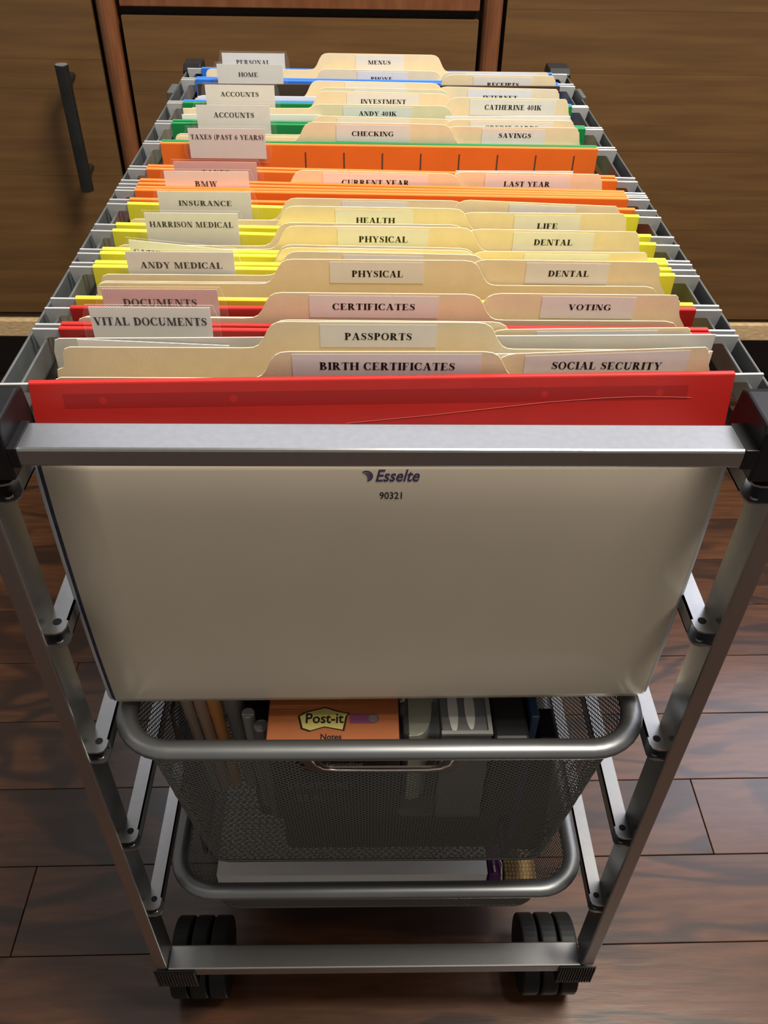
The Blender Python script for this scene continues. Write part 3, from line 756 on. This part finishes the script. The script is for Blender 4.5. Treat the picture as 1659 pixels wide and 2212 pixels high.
for hi, (cr, cf, rr, fr, tab, label) in enumerate(HF):
    front = hi == len(HF) - 1
    ym = (rr[0] + fr[0]) / 2
    root = thing('hanging_folder', label, 'folder', (2, ym, -207.5), GH)
    for (yl, yr), col, isf in ((rr, cr, False), (fr, cf, True)):
        part('rod', rod_mesh(yl, yr), M['rod'], root, bevel=.25, seg=1)
        fp = part('coloured_flap', flap_mesh(yl, yr, 30, bulge=7.0 if (front and isf) else 0.0), M[col], root, smooth=False)
        yf = lambda u: yl + (yr - yl) * (u + 158) / 321.0
        if hi in (4, 7) and not isf:
            for k in range(8):
                x = -48.6 + 26.2 * k
                part('tab_slot', MB().box(x - .45, x + .45, yf(x) - 1.65, yf(x) - 1.45, -15, -4), M['slot'], fp)
        if front and isf:
            # the stiffening strip seen through the vinyl, its rivet dots, and a crease
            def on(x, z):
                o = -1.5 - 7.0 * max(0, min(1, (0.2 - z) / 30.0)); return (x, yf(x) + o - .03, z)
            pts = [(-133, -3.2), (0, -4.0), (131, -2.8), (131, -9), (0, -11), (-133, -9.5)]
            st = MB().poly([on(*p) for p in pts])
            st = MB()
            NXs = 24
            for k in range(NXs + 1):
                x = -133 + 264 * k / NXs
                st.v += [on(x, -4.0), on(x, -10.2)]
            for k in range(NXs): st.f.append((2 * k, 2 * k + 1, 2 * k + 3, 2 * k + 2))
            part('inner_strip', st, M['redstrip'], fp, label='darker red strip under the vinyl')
            for x in (-117, -63, 68.7, 118.8):
                q = []
                for k in range(12):
                    a = 2 * math.pi * k / 12; p = on(x + 1.6 * math.cos(a), -7.0 + 1.6 * math.sin(a)); q.append((p[0], p[1] - .03, p[2]))
                part('rivet_dot', MB().poly(q), mat('rivet_red', (.38, .014, .012), .34), fp)
            cr_ = [(-16, -18.5), (20, -15.5), (45, -13), (70, -10.5), (95, -9), (112, -8.6), (133, -9.4)]
            part('crease', MB().sweep([tuple(Vector(on(*p)) + Vector((0, -.08, 0))) for p in cr_], [(.08, 0), (0, .08), (-.08, 0), (0, -.08)], closed=False, up=(0, -1, 0)), mat('crease_line', (.55, .09, .075), .4), fp)
    # body panels, one U of coated board
    def panel(yl, yr, prof, x0, x1, th, sgn):
        f = lambda u: yl + (yr - yl) * (u + 158) / 321.0
        mb = MB(); NX = 14; n = len(prof)
        for k in range(NX + 1):
            x = x0 + (x1 - x0) * k / NX
            xn = (x - 2) / 150.0
            for j, (o, z) in enumerate(prof):
                mb.v.append((x, f(x) + o, z))
        m_ = len(mb.v)
        for k in range(NX + 1):
            x = x0 + (x1 - x0) * k / NX
            for j, (o, z) in enumerate(prof):
                mb.v.append((x, f(x) + o + th, z))
        for k in range(NX):
            for j in range(n - 1):
                a = k * n + j
                mb.f.append((a, a + n, a + n + 1, a + 1)); mb.f.append((m_ + a, m_ + a + 1, m_ + a + n + 1, m_ + a + n))
        for j in range(n - 1):
            mb.f.append((j, j + 1, m_ + j + 1, m_ + j)); a = NX * n + j; mb.f.append((a, m_ + a, m_ + a + 1, a + 1))
        for k in range(NX):
            a = k * n; mb.f.append((a, m_ + a, m_ + a + n, a + n)); a = k * n + n - 1; mb.f.append((a, a + n, m_ + a + n, m_ + a))
        return mb
    if front:
        prof = [(-8.0, -27), (-9.5, -38), (-10.5, -60), (-11, -90), (-11, -125), (-10, -160), (-8.5, -188), (-7.5, -201), (-5.5, -206.3), (2, -207.2)]
        fpn = part('front_panel', panel(fr[0] - 1, fr[1] - 9, prof, -147, 149.8, .5, 1), M['cream'], root, smooth=True, label='cream coated board')
        yfn = lambda u: (fr[0] - 1) + (fr[1] - 9 - fr[0] + 1) * (u + 158) / 321.0
        def onp(x, z):
            for (o1_, z1_), (o2_, z2_) in zip(prof, prof[1:]):
                if z2_ <= z <= z1_: o = o1_ + (o2_ - o1_) * (z - z1_) / (z2_ - z1_); break
            return (x, yfn(x) + o - .12, z)
        # printed maker's mark and stock number
        part('lettering', sans('Esselte', lambda u, v: onp(-3.2 + 19.5 * u, -44.0 + 6.6 * v), shear=.28, fat=.02), M['indigo'], fpn)
        part('lettering', sans('90321', lambda u, v: onp(-1.3 + 10 * u, -53.6 + 3.9 * v), fat=.012), M['ink'], fpn)
        lg = MB()
        for (r0, r1, dx) in ((3.0, 2.2, 0), (1.9, 1.2, .2), (.9, .2, .3)):
            for k in range(8):
                a = math.radians(-80 + 210 * k / 8); b = math.radians(-80 + 210 * (k + 1) / 8)
                lg.poly([onp(-7.2 + dx + r0 * math.cos(a), -40.9 + r0 * math.sin(a)), onp(-7.2 + dx + r1 * math.cos(a), -40.9 + r1 * math.sin(a)), onp(-7.2 + dx + r1 * math.cos(b), -40.9 + r1 * math.sin(b)), onp(-7.2 + dx + r0 * math.cos(b), -40.9 + r0 * math.sin(b))])
        part('emblem', lg, M['indigo'], fpn)
        # left edge: lining strip and navy edge of the panel behind
        pr2 = [(o + 1.6, z) for o, z in prof]
        part('lining_edge', panel(fr[0] - 1, fr[1] - 9, pr2, -151.2, -120, .4, 1), M['lining'], root, smooth=True, label='whitish lining edge')
        pr3 = [(o + .8, z) for o, z in prof]
        part('navy_edge', panel(fr[0] - 1, fr[1] - 9, pr3, -149.1, -120, .4, 1), M['navy'], root, smooth=True, label='dark navy edge stripe')
        part('clear_edge', panel(fr[0] - 1, fr[1] - 9, pr2, 120, 152.6, .4, 1), M['lining'], root, smooth=True, label='pale edge strip')
    else:
        part('front_panel', panel(fr[0], fr[1], [(-.6, -29), (-.6, -207)], -147, 150, .5, 1), M['cream'], root)
    part('back_panel', panel(rr[0], rr[1], [(.3, -29), (.3, -207)], -147, 150, .5, 1), M['cream'], root)
    y0_, y1_ = fr[0] + (1 if not front else 3), rr[0]
    part('bottom_gusset', MB().box(-147, 150, min(y0_, y1_ - 1), y1_, -207.9, -207.2), M['cream'], root)
    if tab:
        tx, Y, x0, x1, zt, q = tab
        Y = min(rr[0] + (rr[1] - rr[0]) * (x0 + 158) / 321, rr[0] + (rr[1] - rr[0]) * (x1 + 158) / 321) - 2.6
        dz = (Y - tab[1]) * -.56       # keep the line of sight height when the tab sits on its flap
        pink = tx in ('DOCUMENTS', 'TAXES')
        zb = -8.5
        zt2, q2 = zt, q
        slant = -5.2 / 53 if tx.startswith('CATH') else 0.0
        f = lambda x: slant * (x - x0)
        clr = [(x0 - 3.6, zb + 4), (x0 - 3.0, zt2 - 5), (x0 - 1.2, zt2 + 1.3), (x1 + 1.5, zt2 + 1.3), (x1 + 3.4, zt2 - 5), (x1 + 4.2, zb + 4), (x1 + 2, zb - 2), (x0 - 1, zb - 2)]
        tb = part('clear_tab', MB().extrude(clr, .25, lambda u, v, w: (u, Y - .75 + w, v + f(u) * (1 if v > 0 else 0))), M['clear'], root, label='clear plastic tab holder')
        tb.data.materials.append(M['clearrim'])
        for p_ in list(tb.data.polygons)[2:]: p_.material_index = 1
        tb.data.polygons[1].material_index = 0
        # paper insert with a perforated (toothed) upper edge
        teeth = []
        n = int((x1 - x0) / 1.3)
        for k in range(n):
            a = x0 + (x1 - x0) * k / n; b = x0 + (x1 - x0) * (k + .5) / n
            teeth += [(a, zt2 - .32), (b, zt2)]
        ins = [(x1, zt2 - .2), (x1, zb), (x0, zb)]
        ol = teeth + ins
        pm = mat('pink_insert', (.74, .52, .50), .6) if pink else M['white']
        part('paper_insert', MB().extrude(ol, .2, lambda u, v, w: (u, Y - .1 + w, v + f(u) * (1 if v > 0 else 0))), pm, tb, label='pinkish paper insert' if pink else None)
        part('lettering', lettering(tx, q2[0], q2[1], q2[2], q2[3], Y - .2, tilt=slant), M['ink'], tb)

# ================================================================= LOOSE PAPERS IN THE FOLDERS
def sheet(name, label, pts, y, mt, th=.3, cat='paper', curl=0.0):
    z0 = min(p[1] for p in pts)
    o = part(name, MB().extrude(pts, th, lambda u, v, w: (u, y + w + curl * (u / 150.0) ** 2, v)), mt, at=(0, y, -206.5), cat=cat)
    o['label'] = label
    return o
sheet('paper_pocket', 'greyish white card pocket standing behind PASSPORTS', [(-146.5, -206.5), (-146.5, -5), (-145, .6), (-143, 1.5), (148.5, 5.3), (148.5, -6), (146, -30), (146, -206.5)], 28, M['greypaper'], .6, 'card')
sheet('ruled_paper', 'off-white ruled sheet slanting out beside the PASSPORTS tab', [(-134.5, -206.5), (-134.5, 2.2), (-68, -.6), (-64, -206.5)], 26.4, M['white'])
sheet('white_paper', 'thin white sheet edge between PASSPORTS and SOCIAL SECURITY', [(45, -206.5), (45, 1.0), (144.5, 3.0), (144.5, -206.5)], 17.5, M['white'], .5)
sheet('white_paper', 'bright white sheet standing behind the CREDIT CARDS tab', [(48, -206.5), (48, 11.0), (135.5, 12.0), (135.5, -206.5)], 322, M['white'], .5)
sheet('white_paper', 'white sheet edge just behind the nearer green folder', [(-140, -206.5), (-140, 3.6), (-40, 4.4), (-40, -206.5)], 345, M['white'], .5)
sheet('cream_paper', 'cream sheet edge behind the nearer white ACCOUNTS tab', [(-140, -206.5), (-140, 5.8), (-38, 7.0), (-38, -206.5)], 352, M['manila'], .5)
sheet('white_paper', 'pinkish white sheet edge peeking over LAST YEAR', [(48, -206.5), (48, 6.6), (121, 7.0), (121, -206.5)], 227.5, M['white'], .4)
sheet('white_paper', 'white sheet edge showing beside the farther ACCOUNTS tab', [(-136, -206.5), (-136, 2.6), (-132, 3.4), (-40, 3.4), (-40, -206.5)], 393.6, M['white'], .5)
sheet('brown_cover', 'dark brown document cover in front of the RECEIPTS folder', [(-140, -206.5), (-140, 4.6), (146, 5.9), (146, -206.5)], 420, M['brown'], 2.0, 'cover')

# ================================================================= THINGS IN THE DEEP BASKET
def lettop(fn_z, x0, x1, y0, y1): return lambda u, v: (x0 + (x1 - x0) * u, y0 + (y1 - y0) * v, fn_z)
t = thing('sticky_note_pack', 'orange sticky note pack lying on the black staples box', 'notes', (-26, 20, -236))
wr = part('wrapper', MB().box(-64, 12, -27, 49, -236, -224), M['stickyorange'], t, bevel=.8)
zz = -223.85
lgp = [(-45.5, 1.5), (-43.5, -6.5), (-39, -8.2), (-31, -5.5), (-20.5, -7.8), (-19, 1.5), (-17.6, 3.2), (-24, 4.6), (-31, 7.2), (-42.5, 3.8)]
lgo = [((x + 31.5) * 1.09 - 31.5, (y + .5) * 1.12 - .5) for x, y in lgp]
part('emblem', MB().poly([(x, y - 12, zz) for x, y in lgo]), M['ink'], wr)
part('emblem', MB().poly([(x, y - 12, zz + .08) for x, y in lgp]), M['logo'], wr)
part('lettering', sans('Post-it', lettop(zz + .18, -42, -20, -15.5, -8.5), fat=.02), M['ink'], wr)
part('lettering', sans('Notes', lettop(zz + .05, -33, -21, -26.5, -22.5), fat=.02), M['ink'], wr)
pill = [(-16.5, -15.5), (-3, -15.5)] + [(-3 + 3.4 * math.cos(math.radians(a)), -12.1 + 3.4 * math.sin(math.radians(a))) for a in range(-75, 90, 15)] + [(-3, -8.7), (-16.5, -8.7)]
part('emblem', MB().poly([(x, y, zz) for x, y in pill]), M['pillpurple'], wr)
part('emblem', MB().poly([(-3 + 2.6 * math.cos(a), -12.1 + 2.6 * math.sin(a), zz + .1) for a in [2 * math.pi * k / 16 for k in range(16)]]), M['faint'], wr)
t = thing('staples_box', 'black staples box under the orange sticky notes', 'box', (-24, 5, -320))
bx = part('carton', MB().box(-64, 13.5, -20.5, 44, -320, -236.3), M['blackbox'], t, bevel=.8)
part('lettering', sans('Swingline', lambda u, v: (-32 + 23 * u, -20.65, -261.3 + 5.5 * v), shear=.35), M['script'], bx)
part('lettering', sans('STANDARD', lambda u, v: (-55 + 40 * u, -20.65, -285 + 8 * v)), M['faint'], bx)
part('lettering', sans('STAPLES', lambda u, v: (-50 + 30 * u, -20.65, -299 + 7 * v)), M['faint'], bx)
sb = thing('storage_tin', 'dark brown box under the staples box in the deep basket', 'box', (-24, 20, -396))
part('tin_body', MB().box(-64, 88, -4, 70, -394.5, -322.5), mat('tin_dark', (.03, .024, .02), .5), sb, bevel=6, seg=4)
part('tin_lid', MB().box(-65, 89, -5, 71, -322.3, -320.3), M['blackbox'], sb, bevel=.8)
# clear pack with pale green tool, and card with two ovals
t = thing('clear_pack', 'clear plastic pack with a pale green piece beside the sticky notes', 'pack', (25, 0, -320))
part('clear_shell', MB().box(14.3, 36.0, -20.5, 50, -320, -227), M['clear2'], t, bevel=2)
g = []
for k in range(17):
    a = math.radians(90 - 180 * k / 16); g.append((18.5 + 14.5 * abs(math.cos(a)) ** .6, 9 + 25 * math.sin(a)))
part('tool_body', MB().extrude([(18.5, -17)] + [(x, y) for x, y in reversed(g)] + [(18.5, 36)], 70, lambda u, v, w: (u, v, -236 - w)), M['tape'], t, bevel=1.5)
t = thing('blister_card', 'grey packaging card with two pale oval cut-outs in deep basket', 'pack', (52, 0, -320))
part('card', MB().box(37.2, 66.2, -20.5, 40, -320, -228.5), M['grey'], t, bevel=1)
bl = part('card_border', MB().box(36.8, 66.6, -21, -18.6, -228.6, -226.8).box(64.2, 66.6, -20.8, 40, -228.6, -226.9), M['palegrey'], t)
for xo, ln in ((44.5, 1.0), (54.5, .9)):
    q = [(xo + 3.0 * math.cos(a), -2 + (17 * ln) * math.sin(a), -228.3) for a in [2 * math.pi * k / 28 for k in range(28)]]
    part('oval_window', MB().extrude([(x, y) for x, y, z in q], .5, lambda u, v, w: (u, v, -228.45 + w)), M['oval'], t)
# black case and blue-edged case
t = thing('black_case', 'tall black case standing in the deep basket beside the card', 'case', (79, 20, -320))
part('case_body', MB().box(68.0, 89.0, -20, 60, -320, -233), M['blackbox'], t, bevel=2)
t = thing('blue_case', 'slim dark blue case standing against the basket side', 'case', (93.5, 20, -394.5))
part('case_body', MB().box(91, 96, -8, 70, -394.5, -229), M['bluebox'], t, bevel=1)
t = thing('stapler', 'black stapler with rounded end standing upright in the deep basket', 'stapler', (105, 10, -394))
q = []
for k in range(13):
    a = math.radians(180 + 180 * k / 12); q.append((106 + 14 * math.cos(a), -380 + 13 * math.sin(a)))
q += [(116, -300), (112, -262), (99, -262), (93, -300)]
part('stapler_body', MB().extrude(q, 26, lambda u, v, w: (u - (v + 380) * .02, -6 + w, v)), mat('stapler_brown', (.035, .022, .014), .4), t, bevel=2.5, seg=3)
part('stapler_cap', MB().box(99, 112, -6, 18, -261.5, -255), M['black'], t, bevel=2)
# pens, pencils, markers standing at the left of the basket
GP = 'pens and markers in the deep basket'
def pen(name, label, x, y, z1, r, mt, cap=None, lean=0.0, cat='pen'):
    t = thing(name, label, cat, (x, y, z1 - 140), GP)
    mb = MB().cyl((x, y, z1 - 140), r, 108, 'z', 20)
    tilt_ = lambda q: [(a_, b_ + (z1 - c_) * .17, c_) for a_, b_, c_ in q]
    mb.v = tilt_(mb.v)
    part('barrel', mb, mt, t, smooth=False)
    mc = MB().cyl((x, y, z1 - 32), r * 1.12, 32, 'z', 20, r * 1.0)
    mc.v = tilt_(mc.v)
    part('cap', mc, cap or mt, t, bevel=.8)
pen('pencil', 'orange pencil standing beside the grey marker', -98.5, 2, -213, 3.8, M['pencil'], M['pencil'], cat='pencil')
pen('pencil', 'pinkish wooden pencil standing between the pale and orange ones', -106, 0, -212, 3.6, M['pinkwood'], M['pinkwood'], cat='pencil')
pen('pencil', 'pale brown pencil standing next to the mesh divider', -113.0, -2, -211, 3.2, mat('pale_stick', (.30, .25, .2), .5), None, cat='pencil')
pen('marker', 'large grey marker with printed barrel, tallest of the markers', -88, 6, -214, 5.8, M['grey'], M['grey'], cat='marker')
pen('marker', 'slim grey marker in the middle of the three markers', -77.5, -1, -233, 3.9, M['grey'], M['palegrey'], cat='marker')
pen('marker', 'short thick grey marker next to the orange notes', -69.3, -8, -236, 4.6, M['grey'], M['grey'], cat='marker')
t = thing('dark_gap_filler', 'added dark gap pouch behind the two short markers', 'filler', (-75, 40, -394))  # added dark block, a backdrop for the black gap around the short markers
part('filler_body', MB().box(-86, -65, 22, 80, -394, -238), M['blackbox'], t, bevel=5, seg=3)
part('filler_top', MB().box(-86.3, -64.7, 21, 81, -262, -239.5), M['black'], t, bevel=3)
t = thing('mesh_divider', 'narrow inner mesh divider standing at the basket end', 'divider', (-122, 40, -395))
dv = MB()
for sg in (1, -1):
    for k in range(-40, 60):
        z0_, z1_ = -392, -226; y0_ = -20 + k * 3.4
        a0, a1 = y0_, y0_ + sg * (z1_ - z0_) / .92
        pts = []
        lo, hi = -4, 130
        ta, tb_ = 0.0, 1.0
        if a1 != a0:
            t1, t2 = sorted(((lo - a0) / (a1 - a0), (hi - a0) / (a1 - a0))); ta, tb_ = max(0, t1), min(1, t2)
        if tb_ - ta > .02:
            p0 = (-121 + .0 * ta, a0 + (a1 - a0) * ta, z0_ + (z1_ - z0_) * ta); p1 = (-121, a0 + (a1 - a0) * tb_, z0_ + (z1_ - z0_) * tb_)
            strand(dv, [p0, p1], [Vector((-1, 0, 0))] * 2)
part('mesh_panel', dv, M['meshwire'], t, kind='stuff')
part('divider_frame', MB().sweep([(-121, -6, -392), (-121, -6, -226), (-121, 130, -226), (-121, 130, -392)], [(1.3 * math.cos(a), 1.3 * math.sin(a)) for a in [2 * math.pi * k / 6 for k in range(6)]], up=(1, 0, 0)), M['meshwire'], t)

# ================================================================= THINGS IN THE SHALLOW BASKET
t = thing('paper_ream', 'thick stack of white paper in the shallow basket', 'paper', (-20, 145, -487))
part('sheet_stack', MB().box(-121, 87, 5, 281, -487.5, -449.4), M['white'], t, kind='stuff')
part('top_sheet', MB().box(-121.3, 87.2, 4.7, 281.3, -449.4, -449.1), M['white'], t)
t = thing('purple_pen_case', 'purple case with bright clip beside the white paper', 'case', (94, 60, -487))
part('case_body', MB().box(89, 99, 4, 120, -487, -450), M['purple'], t, bevel=2)
part('clip', MB().sweep([(93, 6, -449), (92.5, 14, -447.5), (96, 18, -447), (98.5, 12, -447.4), (97.5, 2, -449), (98, -1, -455)], [(.9 * math.cos(a), .9 * math.sin(a)) for a in [2 * math.pi * k / 8 for k in range(8)]], closed=False), M['chrome'], t, smooth=True)
t = thing('beaded_coaster', 'tan beaded mat lying beside the purple case', 'mat', (113, 60, -487))
bd = MB()
part('mat_base', MB().box(101, 126, 4, 130, -487, -456), mat('tan_base', (.22, .14, .07), .6), t, bevel=1)
for i_ in range(9):
    for j_ in range(26):
        cx, cy = 102.5 + i_ * 2.75 + (j_ % 2) * .5, 5 + j_ * 3.2
        n = 6
        b0 = len(bd.v)
        for zz_, rr_ in ((0, 1.35), (.9, 1.0), (1.25, .1)):
            for a in range(n):
                th = 2 * math.pi * a / n; bd.v.append((cx + rr_ * math.cos(th), cy + rr_ * math.sin(th), -456 + zz_))
        for l_ in range(2):
            for a in range(n):
                b_ = (a + 1) % n; bd.f.append((b0 + l_ * n + a, b0 + l_ * n + b_, b0 + (l_ + 1) * n + b_, b0 + (l_ + 1) * n + a))
part('beads', bd, M['tan'], t, kind='stuff', smooth=True)
